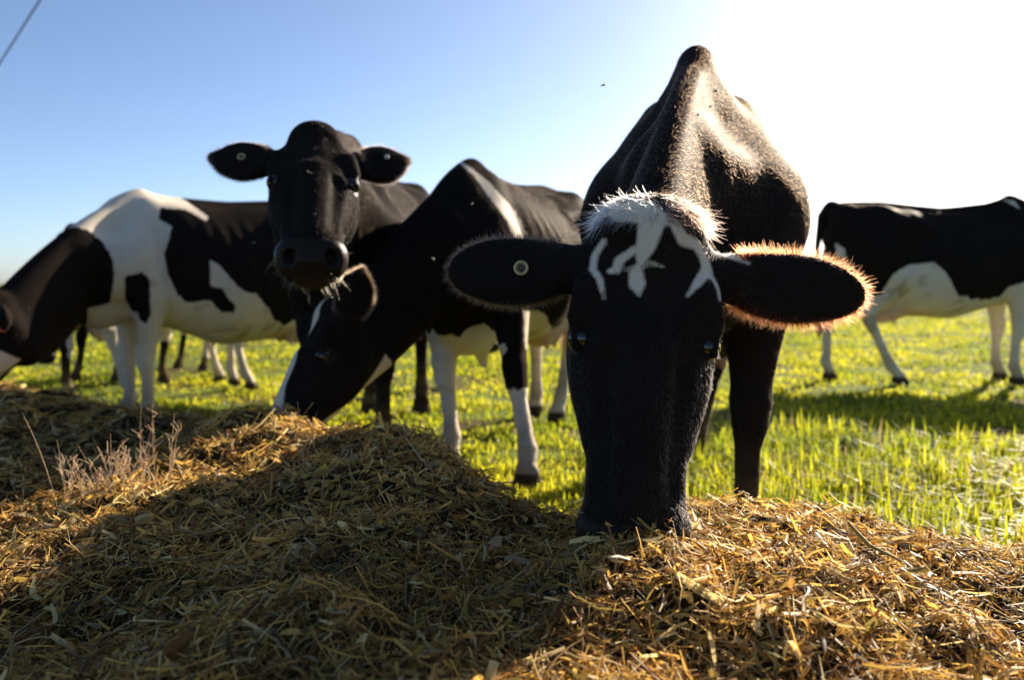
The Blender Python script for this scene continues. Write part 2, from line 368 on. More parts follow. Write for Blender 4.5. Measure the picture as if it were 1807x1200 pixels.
def hair_material(name, rough=0.42):
    m, n, l, b = new_mat(name); n.remove(b)
    h = n.new('ShaderNodeBsdfHairPrincipled'); h.parametrization = 'COLOR'
    a = n.new('ShaderNodeAttribute'); a.attribute_name = 'hair_color'; l.new(a.outputs['Color'], h.inputs['Color'])
    h.inputs['Roughness'].default_value = rough; h.inputs['Radial Roughness'].default_value = 0.4
    h.inputs['IOR'].default_value = 1.36; h.inputs['Random Roughness'].default_value = 0.2
    l.new(h.outputs[0], n['Material Output'].inputs['Surface'])
    return m
HAIR = hair_material('cow_hair')
def hair_obj(name, roots, dirs, length, radius, colors, mat, parent, npts=4, curl=0.25, droop=None, seed=1):
    """a child hair object: one tapered curve per root"""
    g = np.random.default_rng(seed); N = len(roots)
    hc = bpy.data.hair_curves.new(name); hc.add_curves([npts]*N)
    t = np.linspace(0, 1, npts)[None, :, None]
    j = g.normal(0, curl, (N, 1, 3)); D = dirs[:, None, :] + j*t
    if droop is not None: D = D + np.asarray(droop)[:, None, :]*t if np.ndim(droop) == 2 else D + np.array(droop)[None, None, :]*t
    P = roots[:, None, :] + D*t*np.asarray(length).reshape(-1, 1, 1)
    hc.attributes['position'].data.foreach_set('vector', np.ascontiguousarray(P, np.float32).ravel())
    ra = hc.attributes.new('radius', 'FLOAT', 'POINT')
    rr = (np.asarray(radius).reshape(-1, 1)*np.linspace(1, 0.12, npts)[None, :]*np.ones((N, 1))).astype(np.float32); ra.data.foreach_set('value', rr.ravel())
    ca = hc.attributes.new('hair_color', 'FLOAT_COLOR', 'CURVE'); c = np.ones((N, 4), np.float32); c[:, :3] = colors; ca.data.foreach_set('color', c.ravel())
    hc.materials.append(mat)
    o = bpy.data.objects.new(name, hc); COL.objects.link(o); o.parent = parent
    return o
def scatter(V, F, N, weight=None, seed=3):
    """random points on quads: returns positions, face index"""
    g = np.random.default_rng(seed)
    T = np.concatenate([F[:, [0, 1, 2]], F[:, [0, 2, 3]]])
    A = 0.5*np.linalg.norm(np.cross(V[T[:, 1]] - V[T[:, 0]], V[T[:, 2]] - V[T[:, 0]]), axis=1)
    if weight is not None: A = A*weight[T].mean(1)
    cs = np.cumsum(A); i = np.searchsorted(cs, g.random(N)*cs[-1]); i = np.minimum(i, len(T)-1)
    r1 = np.sqrt(g.random(N)); r2 = g.random(N); W = np.stack([1-r1, r1*(1-r2), r1*r2], 1)
    return T[i], W

# ------------------------------------------------------------------ the cow
def unit(v): v = np.array(v, float); return v/np.linalg.norm(v)
def bez(p0, p1, p2, n):
    t = np.linspace(0, 1, n)[:, None]; return (1-t)**2*p0 + 2*t*(1-t)*p1 + t*t*p2
class Cow:
    """body along local +X (head end), Y to the cow's left, Z up, origin on the ground under the belly; built at real size from a distance field"""
    def __init__(s, name, loc, heading, scale, h, poll, nose, dorsal, feet=None, ears=None, neck_bend=0.0, head_scale=1.0,
                 udder=1.0, flap=0.0, tail=True, ribs=0.0022, belly=0.04, neck_thick=1.0, wexp=1.3, ear_w=1.0, wz=0.0, slim=1.0, peak=0.0, bluff=0.0, tip=1.0, neck_pull=(0, 0, 0), eyes=True, width=1.0):
        s.name = name; s.ear_w = ear_w; hd = unit((*heading, 0)); s.loc = np.array((loc[0], loc[1], ground_z(np.array(loc[0]), np.array(loc[1])) if len(loc) < 3 else loc[2]), float); s.sc = scale
        s.Rm = np.stack([hd, np.cross((0, 0, 1), hd), (0, 0, 1)], 1)      # local -> world
        L = s.to_local
        O = L(poll); U = unit(s.Rm.T @ (np.array(nose, float) - np.array(poll, float))); W = s.Rm.T @ unit(dorsal); W = unit(W - (W @ U)*U); Vv = np.cross(W, U)
        s.O = O; s.M = np.stack([U, Vv, W], 1); s.hs = head_scale/scale*1.0
        hs = s.hs
        pts = np.array([(-1.15, -.5, -.03), (.95, .5, 1.55)] + [O + s.M @ (np.array(q)*hs) for q in ((.6, .3, .1), (.6, -.3, -.25), (-.1, .36, .1), (-.1, -.36, -.2), (.1, .36, 0.1), (.1, -.36, .1))])
        f = Field(pts.min(0) - .05, pts.max(0) + .05, h/scale); s.f = f
        I = np.eye(3)
        # trunk
        bl = belly
        f.loft((0, 0, 0), I, [-.96, -.86, -.62, -.34, -.02, .26, .46, .62, .74], [.10, .19, .25, .33*width, .365*width, .29*width, .205 + .03*bluff, .17 + .045*bluff, .11 + .03*bluff],
               [1.30, 1.365, 1.365, 1.335, 1.325, 1.36 + wz*.5, 1.42 + wz, 1.33 + wz*.7 - .10*bluff, 1.12 - .12*bluff], [1.06, .92, .70 - bl, .58 - bl, .555 - bl, .58, .62, .68, .80],
               [2.0, 2.2, 2.0, 1.85, 1.65, wexp + .12, wexp, wexp + .1, 1.6], 2.15, 0.05)
        f.chain([(-.95, 0, 1.33, .04), (-.55, 0, 1.345, .035), (-.1, 0, 1.30, .03), (.25, 0, 1.335 + wz*.5, .03), (.42, 0, 1.385 + wz, .034), (.54, 0, 1.33 + wz - .08*bluff, .03)], .05)
        for sy in (1, -1):
            f.cone((.40 - .13*bluff, sy*(.055 + .055*bluff), 1.30 + wz - .045*bluff), (.57, sy*(.175 + .01*bluff), .94), .045 + .01*bluff, .105, .09)                    # shoulder blade
            f.ell((.60, sy*.17, .90), (.12, .075, .14), None, .08)                                # point of shoulder
            f.ell((-.68, sy*.165, 1.04), (.22, .115, .30), rot_y(12), .10)                        # haunch
            f.cone((-.50, sy*.225, 1.165), (-.42, sy*.15, 1.19), .045, .055, .12)                   # hook bone
            f.cone((-.93, sy*.10, 1.28), (-.86, sy*.10, 1.30), .04, .05, .06)                     # pin bone
            f.cone((-.28, sy*.23, 1.165), (-.46, sy*.22, 1.18), .02, .03, .07)
        f.ell((.66, 0, .76), (.14, .105, .17), None, .10)                                         # brisket
        f.ell((.74, 0, .92), (.10, .12, .20), None, .10)
        if flap: f.ell((.44, 0, .62), (.22, .10, .13), None, .08); f.cone((.34, 0, .56), (.27, 0, .43), .05, .018, .06)
        if udder:
            f.ell((-.55, 0, .64 - .03*udder), (.22, .15, .15*udder), None, .07)
            for ux in (-.46, -.60):
                for sy in (1, -1): f.cone((ux, sy*.07, .54), (ux, sy*.075, .485 - .02*udder), .019, .013, .02)
        if tail: f.chain([(-.93, 0, 1.35, .045), (-1.0, 0, 1.28, .034), (-1.03, 0, 1.05, .022), (-1.02, .01, .75, .018), (-1.01, .01, .62, .03), (-1.0, .01, .45, .035), (-1.0, .01, .36, .012)], .03)
        # legs: feet = offsets (dx, dy) of the hooves: front left, front right, hind left, hind right
        feet = list(feet or [(0, 0)]*4); s.hoofpos = []
        for i, d0 in enumerate(((.50, .155), (.50, -.155), (-.77, .145), (-.77, -.145))):
            if isinstance(feet[i], list):                       # [x, y]: hoof position in the field
                g = L((*feet[i], 0)); feet[i] = (g[0] - d0[0], g[1] - d0[1])
        for i, sy in ((0, 1), (1, -1)):
            dx, dy = feet[i][:2]; lift = feet[i][2] if len(feet[i]) > 2 else 0
            J = lambda x, y, z, t: (x + dx*t, sy*y + dy*t, z + lift*t)
            f.chain([(.50, sy*.17, .98, .115), (*J(.43, .175, .76, .12), .098), (*J(.445, .165, .60, .33), .070), (*J(.46, .16, .47, .5), .050)], .05)
            f.chain([(*J(.465, .16, .46, .5), .053), (*J(.465, .16, .40, .56), .050), (*J(.455, .155, .33, .66), .035), (*J(.455, .155, .20, .84), .033), (*J(.46, .155, .145, .92), .043), (*J(.485, .155, .085, .97), .038)], .025)
            s.hoof(f, J(.50, .155, 0, 1))
        for i, sy in ((2, 1), (3, -1)):
            dx, dy = feet[i][:2]; lift = 0
            J = lambda x, y, z, t: (x + dx*t, sy*y + dy*t, z + lift*t)
            f.chain([(-.66, sy*.17, 1.0, .17), (*J(-.56, .20, .82, .1), .135), (*J(-.68, .18, .69, .27), .09), (*J(-.83, .155, .56, .42), .052)], .06)
            f.chain([(-.88, sy*.12, .98, .06), (*J(-.88, .15, .72, .25), .034), (*J(-.905, .15, .585, .4), .030)], .06)
            f.chain([(*J(-.85, .15, .55, .42), .052), (*J(-.85, .148, .48, .5), .046), (*J(-.835, .145, .38, .62), .035), (*J(-.82, .145, .22, .8), .034), (*J(-.815, .145, .15, .9), .044), (*J(-.785, .145, .085, .97), .038)], .028)
            s.hoof(f, J(-.77, .145, 0, 1))
        # neck: rails between crest and throat
        X = lambda *q: O + s.M @ (np.array(q)*hs)
        crest = bez(np.array((.42, 0, 1.385 + wz)), (np.array((.42, 0, 1.385 + wz)) + X(-.02, 0, -.03))/2 + np.array((.02, 0, .05)) + np.array((0, neck_bend, 0)) + np.array(neck_pull), X(.0, 0, -.035), 13)
        throat = bez(np.array((.70, 0, .88)), (np.array((.70, 0, .88)) + X(.14, 0, -.19))/2 + np.array((0, neck_bend, -.02)) + np.array(neck_pull)*.7, X(.13, 0, -.155), 13)
        for j, sj in enumerate((0, .16, .36, .6, .82, 1.0)):
            T = np.linspace(0, 1, 13); rr = ((.042*slim, .065*slim, .095*slim, .115 - .02*bluff, .105 - .012*bluff, .075)[j]*(1-T) + (.045*slim, .062*slim, .080, .084, .075, .065)[j]*T)*(1 + .25*np.maximum(0, .35 - T)*(j > 1))
            q = crest*(1-sj*neck_thick) + throat*sj*neck_thick
            f.chain([(*q[i], rr[i]) for i in range(13)], .045)
        for sy in (1, -1): f.cone((.52, sy*.12, 1.02), crest[4]*.5 + throat[4]*.5 + np.array((0, sy*.03, 0)), .10, .09, .09)
        # head
        Mh = s.M
        f.loft(O, Mh, hs*np.array([-.035, .0, .05, .12, .20, .28, .36, .44, .50, .548]), hs*np.array([.055, .085, .112, .119, .117, .100, .081, .079, .086, .064])*np.array([1-.35*peak, 1-.35*peak, 1-.18*peak, 1-.06*peak, 1, 1, 1, 1, 1, 1]),
               hs*np.array([.005, .022, .034, .034, .030, .022, .012, .002, -.012, -.032]), hs*np.array([-.09, -.12, -.165, -.20, -.21, -.185, -.155, -.135, -.125, -.105]), 2.6, 1.85, .03)
        f.ell(X(.005 - .025*peak, 0, .000), hs*np.array((.055, .080 - .034*peak, .048)), Mh, .06)
        f.cone(X(.20, 0, .005), X(.46, 0, -.022), hs*.036, hs*.034, .03)
        for sy in (1, -1):
            f.cone(X(.24, sy*.068, .016), X(.43, sy*.062, -.004), hs*.018, hs*.017, .02, True)               # hollow beside the nose bone
            f.cone(X(.06, sy*.055, .050), X(.15, sy*.050, .054), hs*.016, hs*.014, .03, True)
            f.cone(X(.235, sy*.118, -.085), X(.33, sy*.10, -.10), hs*.014, hs*.012, .03, True)              # hollow behind the cheek
        for sy in (1, -1):
            f.cone(X(.115, sy*.094, -.004), X(.160, sy*.106, -.013), hs*.026, hs*.021, .025)               # brow
            f.ell(X(.20, sy*.072, -.115), hs*np.array((.12, .042, .08)), Mh, .04)                          # cheek
            f.cone(X(.25, sy*.086, -.065), X(.35, sy*.070, -.062), hs*.020, hs*.016, .03)
            f.ell(X(.500, sy*.045, -.040), hs*np.array((.038, .036, .036)), Mh, .025)                      # nostril wing
        f.ell(X(.505, 0, -.062), hs*np.array((.048, .080, .055)), Mh, .03)
        f.ell(X(.485, 0, -.118), hs*np.array((.055, .056, .028)), Mh, .02)
        for sy in (1, -1):
            f.ell(X(.532, sy*.050, -.030), hs*np.array((.028, .014, .018)), Mh @ rot_z(sy*25), .012, True)  # nostril
            f.ell(X(.195, sy*.138, -.029), hs*np.array((.032, .028, .021)), Mh, .012, True)                # eye socket
            f.cone(X(.164, sy*.115, -.015), X(.214, sy*.112, -.012), hs*.009, hs*.007, .010)               # upper lid
            f.cone(X(.172, sy*.114, -.055), X(.220, sy*.110, -.050), hs*.008, hs*.007, .012)
        for q in range(6):                                                                                    # lip line
            a0, a1 = -1.0 + q/3, -1.0 + (q+1)/3
            g_ = lambda a: X(.535 - .065*a*a - .02*abs(a)**3, .088*a, -.098)
            f.cone(g_(a0), g_(a1), hs*.005, hs*.005, .008, True)
        # ears: (direction, face normal) in head axes for left (v>0) and right
        ears = ears or {}
        s.ears = []
        for sy, key in ((1, 'l'), (-1, 'r')):
            dr, nm = ears.get(key, ((.05, sy*1.0, -.12), (.35, 0, 1)))[:2]
            if ears.get('world'): dr, nm = (s.M.T @ s.Rm.T @ np.array(q_, float) for q_ in (dr, nm))
            dr = unit(dr); nm = np.array(nm, float); nm = unit(nm - (nm @ dr)*dr); wd = np.cross(nm, dr)
            E = Mh @ np.stack([dr, wd, nm], 1); B = X(.060, sy*.098, -.045)
            el = ears.get('len_' + key, ears.get('len', 1.0))*hs; th = max(.017, 1.3*h/scale/1.0)
            f.cone(B - E[:, 0]*.02*hs, B + E[:, 0]*.06*el, .036*hs, .032*hs, .03)
            C = B + E[:, 0]*.138*el
            f.ell(C, (.098*el, .063*hs*ear_w, th + .006), E, .018)
            f.ell(B + E[:, 0]*.075*el, (.080*el, .050*hs*ear_w, th + .008), E, .02)
            f.ell(C + E[:, 2]*(th + .014), (.078*el, .044*hs*ear_w, th + .001), E, .014, True)
            if tip: f.cone(C + E[:, 0]*.035*el, C + E[:, 0]*.108*el, th + .012, th*.6, .03)   # pointed tip
            dn = -sy*E[:, 1]                                     # fuller lower edge
            f.ell(B + E[:, 0]*.115*el + dn*.016*hs, (.070*el, .048*hs*ear_w, th + .004), E, .02)
            s.ears.append((B, E, C, el, th))
        # ribs
        if ribs:
            sl, P = f.box((-.45, -.45, .6), (.35, .45, 1.3), 0)
            m = sstep(-.42, -.25, P[0])*sstep(.34, .18, P[0])*sstep(.66, .8, P[2])*sstep(1.27, 1.1, P[2])
            f.a[sl] -= (ribs*np.cos((P[0] - .22*(P[2] - .9))*2*np.pi/.088)*m*np.ones_like(P[1])).astype(np.float32)
        s.V, s.F = f.surface(); s.N = vnormals(s.V, s.F); del s.f
        s.X = X
    def hoof(s, f, p):
        x, y, _ = p; z0 = p[2]
        for e in (-1, 1):
            f.cone((x + .030, y + e*.024, z0 + .022), (x - .035, y + e*.022, z0 + .035), .022, .026, .012)
            f.cone((x - .005, y + e*.022, z0 + .07), (x + .018, y + e*.024, z0 + .026), .028, .026, .02)
        s.hoofpos.append(np.array(p))
    def to_local(s, p): return s.Rm.T @ (np.array(p, float) - s.loc)/s.sc
    def to_world(s, p): return s.loc + s.sc*(np.asarray(p) @ s.Rm.T)
    def headco(s, V=None): return ((s.V if V is None else V) - s.O) @ s.M/s.hs
    def build(s, white, label, group='cows of the herd at the feed heap', category='cow', name='cow', extra=None):
        V = s.V; q = s.headco()
        skin = sstep(.435, .475, q[:, 0])*sstep(.0, -.03, q[:, 2] + 2.2*np.maximum(.50 - q[:, 0], 0) - .02)*(np.abs(q[:, 1]) < .13)*(q[:, 0] < .62)*(q[:, 2] > -.2)
        eyem = np.maximum(sstep(.034, .024, np.linalg.norm(q - (.192, .116, -.038), axis=1)), sstep(.034, .024, np.linalg.norm(q - (.192, -.116, -.038), axis=1)))
        skin = np.maximum(skin, eyem)
        pink = sstep(.66, .60, V[:, 2])*sstep(-.20, -.32, V[:, 0])*sstep(-.86, -.76, V[:, 0])*sstep(.19, .14, np.abs(V[:, 1]))*sstep(.43, .46, V[:, 2])*0.7
        hoof = sstep(.075, .06, V[:, 2])
        nf = fbm(V[:, 0]*14 + V[:, 1]*9, V[:, 2]*14, 3, 4); dirt = np.maximum(0.75*sstep(.40, .05, V[:, 2])*sstep(-.2, .4, nf + .15), .55*sstep(.05, .3, nf + .5*fbm(V[:, 0]*4, V[:, 2]*4 + V[:, 1]*3, 2, 6))*sstep(1.25, .7, V[:, 2])*(white > .01)*(q[:, 0] < -.1))
        s.white = white
        at = dict(rag=np.where((q[:, 0] > -.12) & (q[:, 0] < .6) & (np.abs(q[:, 1]) < .3) & (q[:, 2] > -.3), .14, 1.0), white=white, skin=skin, pink=pink, hoof=hoof, dirt=dirt)
        s.skin = skin
        o = mesh_obj(name, V*s.sc, s.F, COAT, None, True, at)
        M4 = Matrix([[*s.Rm[0], s.loc[0]], [*s.Rm[1], s.loc[1]], [*s.Rm[2], s.loc[2]], [0, 0, 0, 1]])
        o.matrix_world = M4; s.o = o; s.M4 = M4
        tag(o, label, category, group)
        for sy in (1, -1):
            c = s.X(.194, sy*.1015, -.029); uvsphere('eye', c*s.sc, .0240*s.hs*s.sc, EYE, o)
        return o
    def fur(s, N, length, radius, seed=1, weight=None, lift=0.36, jit=0.2, fleck=0.0):
        """short coat of real hairs, coloured by the patch they grow from"""
        V = s.V; w_ = np.ones(len(V)) if weight is None else weight
        w_ = w_*(1 - s.skin)*(V[:, 2] > .12)
        T, B = scatter(V, s.F, N, w_, seed)
        P = (V[T]*B[:, :, None]).sum(1); Nn = (s.N[T]*B[:, :, None]).sum(1); wh = (s.white[T]*B).sum(1)
        q = s.headco(P); hd = (q[:, 0] > -.02) & (np.abs(q[:, 1]) < .32) & (q[:, 0] < .6) & (q[:, 2] > -.25) & (q[:, 2] < .15)
        flow = np.tile(np.array((-.8, 0, -.6)), (N, 1))
        g = q - np.array((.17, 0, .03)); gh = np.stack([g[:, 0], g[:, 1]*.6, g[:, 2]*0 - .01], 1); gh /= np.maximum(np.linalg.norm(gh, axis=1), 1e-4)[:, None]
        gh = gh @ s.M.T
        flow[hd] = gh[hd]
        for (Bb, E, C, el, th) in s.ears:                       # hair on the ear lies towards its tip
            e = (P - Bb) @ E; m = (e[:, 0] > .05*el) & (e[:, 0] < .26*el) & (np.abs(e[:, 1]) < .08*el) & (np.abs(e[:, 2]) < .06)
            flow[m] = E[:, 0] + .5*np.sign(e[m, 1])[:, None]*E[:, 1]
        flow -= (flow*Nn).sum(1)[:, None]*Nn; flow /= np.maximum(np.linalg.norm(flow, axis=1), 1e-4)[:, None]
        D = flow + lift*Nn; D /= np.linalg.norm(D, axis=1)[:, None]
        gg = np.random.default_rng(seed+5); nz = (gg.random(N) - .5)*np.where(hd, .003, .010)
        isw = (wh + nz) > 0
        cb = np.where(hd[:, None], np.array((.0088, .0078, .0076)), np.array((.0135, .0076, .0042))); cw = np.array((.72, .65, .54))
        c = np.where(isw[:, None], cw*(.8 + .3*gg.random((N, 1))), cb*(.6 + .9*gg.random((N, 1))))
        fl = (gg.random(N) < fleck*np.exp(-((q[:, 0] - .24)/.11)**2 - (q[:, 1]/.06)**2)) & hd; c[fl] = np.array((.075, .077, .083))
        o = hair_obj('coat_hair', (P - .0004*Nn)*s.sc, D, length*(.6 + .7*gg.random(N)), radius, c, HAIR, s.o, 4, jit, -.18*Nn, seed)
        return o
def rot_y(d): a = R(d); return np.array([[math.cos(a), 0, math.sin(a)], [0, 1, 0], [-math.sin(a), 0, math.cos(a)]])
def rot_z(d): a = R(d); return np.array([[math.cos(a), -math.sin(a), 0], [math.sin(a), math.cos(a), 0], [0, 0, 1]])
def uvsphere(name, c, r, mat, parent, scale=(1, 1, 1)):
    nu, nv = 20, 12; V = [(0, 0, 1)] + [(math.sin(math.pi*i/nv)*math.cos(2*math.pi*j/nu), math.sin(math.pi*i/nv)*math.sin(2*math.pi*j/nu), math.cos(math.pi*i/nv)) for i in range(1, nv) for j in range(nu)] + [(0, 0, -1)]
    F = []
    for j in range(nu):
        k = (j+1) % nu; F.append((0, 1+j, 1+k)); b = 1 + (nv-2)*nu; F.append((len(V)-1, b+k, b+j))
        for i in range(nv-2): a = 1+i*nu; F += [(a+j, a+nu+j, a+nu+k), (a+j, a+nu+k, a+k)]
    return mesh_obj(name, np.array(V)*r*np.array(scale) + np.array(c), np.array(F), mat, parent)

# ------------------------------------------------------------------ the herd: coat patches, then each cow
FACE = [[[0.0427,-0.0775,0.0065],[0.0619,-0.0898,0.0066],[0.086,-0.092,0.0066],[0.1085,-0.0792,0.0065],[0.1386,-0.0704,0.0027]],[[0.019,-0.0037,0.0221],[0.052,-0.009,0.0165],[0.0745,-0.0155,0.0092]],[[0.0591,-0.0283,0.0073],[0.0738,-0.0505,0.0083],[0.089,-0.0532,0.0083],[0.0915,-0.0647,0.0046]],[[0.0897,-0.0343,0.0037],[0.0808,0.0002,0.0037],[0.0838,0.0204,0.0018]],[[0.0979,-0.0222,0.0119],[0.1139,-0.0196,0.0137],[0.1339,-0.0161,0.0027]],[[0.0158,0.0356,0.0092],[0.0342,0.0486,0.011],[0.039,0.0745,0.0083],[0.0564,0.0895,0.0093],[0.0739,0.0947,0.0112],[0.1021,0.0776,0.0073],[0.126,0.0618,0.0027]],[[0.0739,0.0947,0.0084],[0.0937,0.1093,0.0066],[0.1242,0.1155,0.0028]],[[-0.0072,-0.0522,0.0206],[-0.0044,-0.0117,0.0241],[0.0076,0.0159,0.0129]]]
P_GRAZE = [[[-0.211,1.376],[-0.143,1.341],[-0.062,1.274],[0.019,1.186],[0.082,1.081],[0.104,0.998],[0.045,0.998],[0.006,1.078],[-0.061,1.186],[-0.127,1.296]],[[-0.154,0.589],[-0.119,0.497],[-0.073,0.514],[-0.053,0.532],[0.006,0.566],[0.013,0.529],[-0.021,0.487],[-0.072,0.452],[-0.13,0.352],[-0.2,0.421],[-0.251,0.477],[-0.202,0.499],[-0.19,0.529]],[[0.086,0.702],[0.192,0.683],[0.27,0.547],[0.33,0.648],[0.388,0.501],[0.323,0.431],[0.23,0.468],[0.097,0.537]]]
P_LEFT = [[[-0.724,1.311],[-0.593,1.423],[-0.401,1.454],[-0.214,1.439],[-0.178,1.353],[-0.033,1.227],[-0.048,1.197],[-0.159,1.263],[-0.284,1.269],[-0.298,1.201],[-0.239,1.149],[-0.254,1.07],[-0.28,1.004],[-0.259,0.887],[-0.212,0.782],[-0.163,0.728],[-0.038,0.74],[0.026,0.671],[0.091,0.67],[0.096,0.711],[0.026,0.806],[-0.038,0.82],[-0.04,0.966],[0.016,0.94],[0.103,0.833],[0.169,0.778],[0.21,0.778],[0.298,0.679],[0.356,0.558],[0.392,0.377],[0.094,0.406],[-0.232,0.436],[-0.291,0.064],[-0.54,0.022],[-0.557,0.385],[-0.737,0.522],[-0.669,0.632],[-0.653,0.71],[-0.548,0.734],[-0.524,0.848],[-0.526,0.96],[-0.57,1.061],[-0.638,1.124],[-0.703,1.134],[-0.788,1.111],[-0.67,1.239],[-0.676,1.284]],[[-0.472,0.873],[-0.39,0.892],[-0.35,0.848],[-0.353,0.745],[-0.349,0.667],[-0.374,0.615],[-0.409,0.642],[-0.414,0.681],[-0.444,0.686],[-0.476,0.759]],[[-1.021,0.534],[-0.912,0.475],[-1.022,0.378],[-1.16,0.269],[-1.159,0.314],[-1.071,0.388]]]
P_RIGHT = [[[-0.45,0.711],[-0.387,0.828],[-0.285,0.898],[-0.12,0.921],[-0.045,0.852],[0.034,0.69],[0.057,0.643],[0.215,0.58],[0.279,0.605],[0.373,0.737],[0.472,0.773],[0.7,0.8],[0.7,0.4],[0.486,0.40],[0.004,0.40],[-0.28,0.542],[-0.363,0.395],[-0.2,-0.05],[-0.45,-0.05],[-0.533,0.373],[-0.495,0.493],[-0.45,0.568]],[[-0.789,1.07],[-0.716,1.019],[-0.703,0.948],[-0.773,0.973]],[[0.322,1.404],[0.448,1.312],[0.407,1.388]]]
def side_axes(vd):
    vd = unit(vd); A = -unit(np.cross((0, 0, 1), vd)); B = np.cross(A, vd); return A, (B if B[2] > 0 else -B)
def wob(V, a=0.03, s=0): return a*fbm(V[:, 0]*9 + V[:, 1]*5, V[:, 2]*9 + V[:, 1]*3, 3, s)
def noise_patches(V, s=0, sc=2.2, bias=0.0):
    x = V[:, 0]*sc + 3; y = V[:, 2]*sc + V[:, 1]*1.1 + s*7.7
    return (fbm(x, y, 3, s) + bias)*0.35
def legs_white(V, z, x0=-9, x1=9, y0=-9, y1=9, s=0):
    m = (V[:, 0] > x0) & (V[:, 0] < x1) & (V[:, 1] > y0) & (V[:, 1] < y1)
    return np.where(m, z - V[:, 2] + wob(V, .12, s), -.2)

# 1 the big cow in front
c = hero = Cow('hero', (.600, 2.66), (-.26, -.97), .972, 0.0062, poll=(.232, 1.40, .853), nose=(.182, 1.20, .325), dorsal=(-.05, -.9, .35), width=.73,
    feet=[(.02, .0), (-.10, .02), [.70, 3.22], (-.1, 0)], ears=dict(l=((.06, 1.0, -.05), (.2, 0, 1)), r=((.08, -1.0, -.05), (.2, 0, 1)), len_l=1.16, len_r=1.04), ear_w=.9, slim=.72, bluff=1.0, tip=0)
q = c.headco(); wh = np.full(len(c.V), -.08)
near = (q[:, 2] > -.06) & (q[:, 0] > -.05) & (q[:, 0] < .2)
for st in FACE: wh[near] = np.maximum(wh[near], line_sd(q[near][:, :2], st))
wh[near] += -.0006 + .003*fbm(q[near][:, 0]*120, q[near][:, 1]*420, 2, 1)
ws = line_sd(q[:, :2], [(.020, .100, .010), (.030, .135, .009), (.045, .165, .004)]); wh = np.where((q[:, 2] < -.01) & (q[:, 2] > -.2), np.maximum(wh, ws), wh)
c.build(wh, 'large black cow with white squiggles on its forehead, muzzle pushed into the feed')
# 2 the cow that looks up
c = gaze = Cow('gaze', (-.70, 4.02), (-.02, -1.0), .97, 0.008, poll=(-.615, 2.62, 1.205), nose=(-.545, 2.27, .93), dorsal=(.20, -.9, .4),
    feet=[(.02, 0), (0, 0), (0, .02), (0, 0)], ears=dict(l=((-.36, 1.0, -.05), (.3, 0, 1)), r=((-.24, -1.0, -.1), (.3, 0, 1)), len_l=.74, len_r=.80), ear_w=1.12, peak=.5, head_scale=1.08)
c.build(np.full(len(c.V), -.08), 'all black cow with its head raised, looking straight at the camera')
# 3 the cow eating in front of it
c = graze = Cow('graze', (-.035, 3.88), (-.36, -.93), .91, 0.008, poll=(-.62, 2.86, .66), nose=(-.80, 2.60, .25), dorsal=(-.85, -.35, .4), head_scale=1.0, neck_thick=1.1, wexp=1.8, wz=-.04, flap=1.0,
    feet=[[.055, 2.98], [-.25, 3.25], [.24, 4.42], (-.1, 0)], ears=dict(world=1, l=((.30, -.15, .85), (.05, -1.0, -.15)), r=((-.6, .6, .3), (-.3, -.7, .3)), len=.82))
V = c.V; A, B = side_axes((-.929, -.371, -.019)); p2 = np.stack([V @ A, V @ B], 1) + wob(V, .03, 2)[:, None]
wh = np.full(len(V), -.08)
for pl in P_GRAZE: wh = np.maximum(wh, poly_sd(p2, pl))
q = c.headco(); hd = (np.abs(q[:, 1]) < .2) & (q[:, 0] > -.05) & (q[:, 2] > -.3) & (q[:, 2] < .12) & (q[:, 0] < .62)
wh = np.maximum(wh, legs_white(V, .60, .25, .9, -.5, .05, 1)); wh = np.maximum(wh, legs_white(V, .36, .25, 1.2, 0.05, .6, 2)); wh = np.maximum(wh, legs_white(V, .74, -1.2, -.35, -.6, .6, 3))
wh = np.where((V[:, 2] < .9) & (V[:, 0] > -.35) & (V[:, 0] < .2), np.maximum(wh, .56 + wob(V, .2, 4) - V[:, 2]), wh)
wh = np.where((V[:, 0] > .1) & (V[:, 0] < .66) & (np.abs(V[:, 1]) < .115), np.maximum(wh, .64 + wob(V, .16, 6) - V[:, 2]), wh)
stripe = np.where(q[:, 2] > -.09, .030 + .02*sstep(.3, .5, q[:, 0]) - .03*np.exp(-((q[:, 0] - .14)/.05)**2) - np.abs(q[:, 1]) + wob(V, .02), -.1)
jaw = np.where((q[:, 2] < -.1) & (q[:, 0] > .05), .046 - np.abs(q[:, 1]), -.1)
wh[hd] = np.maximum(-.08, np.maximum(stripe, jaw))[hd]
c.build(wh, 'black cow with white stripe behind its shoulder, eating from the heap beneath the looking cow')
# 4 the mostly white cow on the left
c = leftc = Cow('left', (-1.87, 5.20), (-.74, -.67), 1.03, 0.010, wz=-.06, neck_pull=(0, 0, .06), poll=(-2.54, 4.05, .67), nose=(-2.69, 3.92, .13), dorsal=(-.8, -.5, .3), neck_thick=1.5, wexp=2.0, belly=.09)
V = c.V; A, B = side_axes((-.328, -.945, -.015)); p2 = np.stack([V @ A, V @ B], 1) + wob(V, .02, 2)[:, None]
wh = np.maximum(poly_sd(p2, P_LEFT[0]), poly_sd(p2, P_LEFT[2])); wh = np.minimum(wh, -poly_sd(p2, P_LEFT[1]))
wh = np.where(V[:, 0] < .62, np.maximum(wh, .60 + wob(V, .12) - V[:, 2]), wh)
far = sstep(.0, .12, V @ unit((-.328, -.945, 0)))                # the side turned away: patches of its own
wh = np.where((V[:, 0] > -.7) & (V[:, 0] < .5), wh*(1 - far) + far*noise_patches(V, 2), wh)
c.build(wh, 'white cow with black patches and a black neck at the left end of the heap')
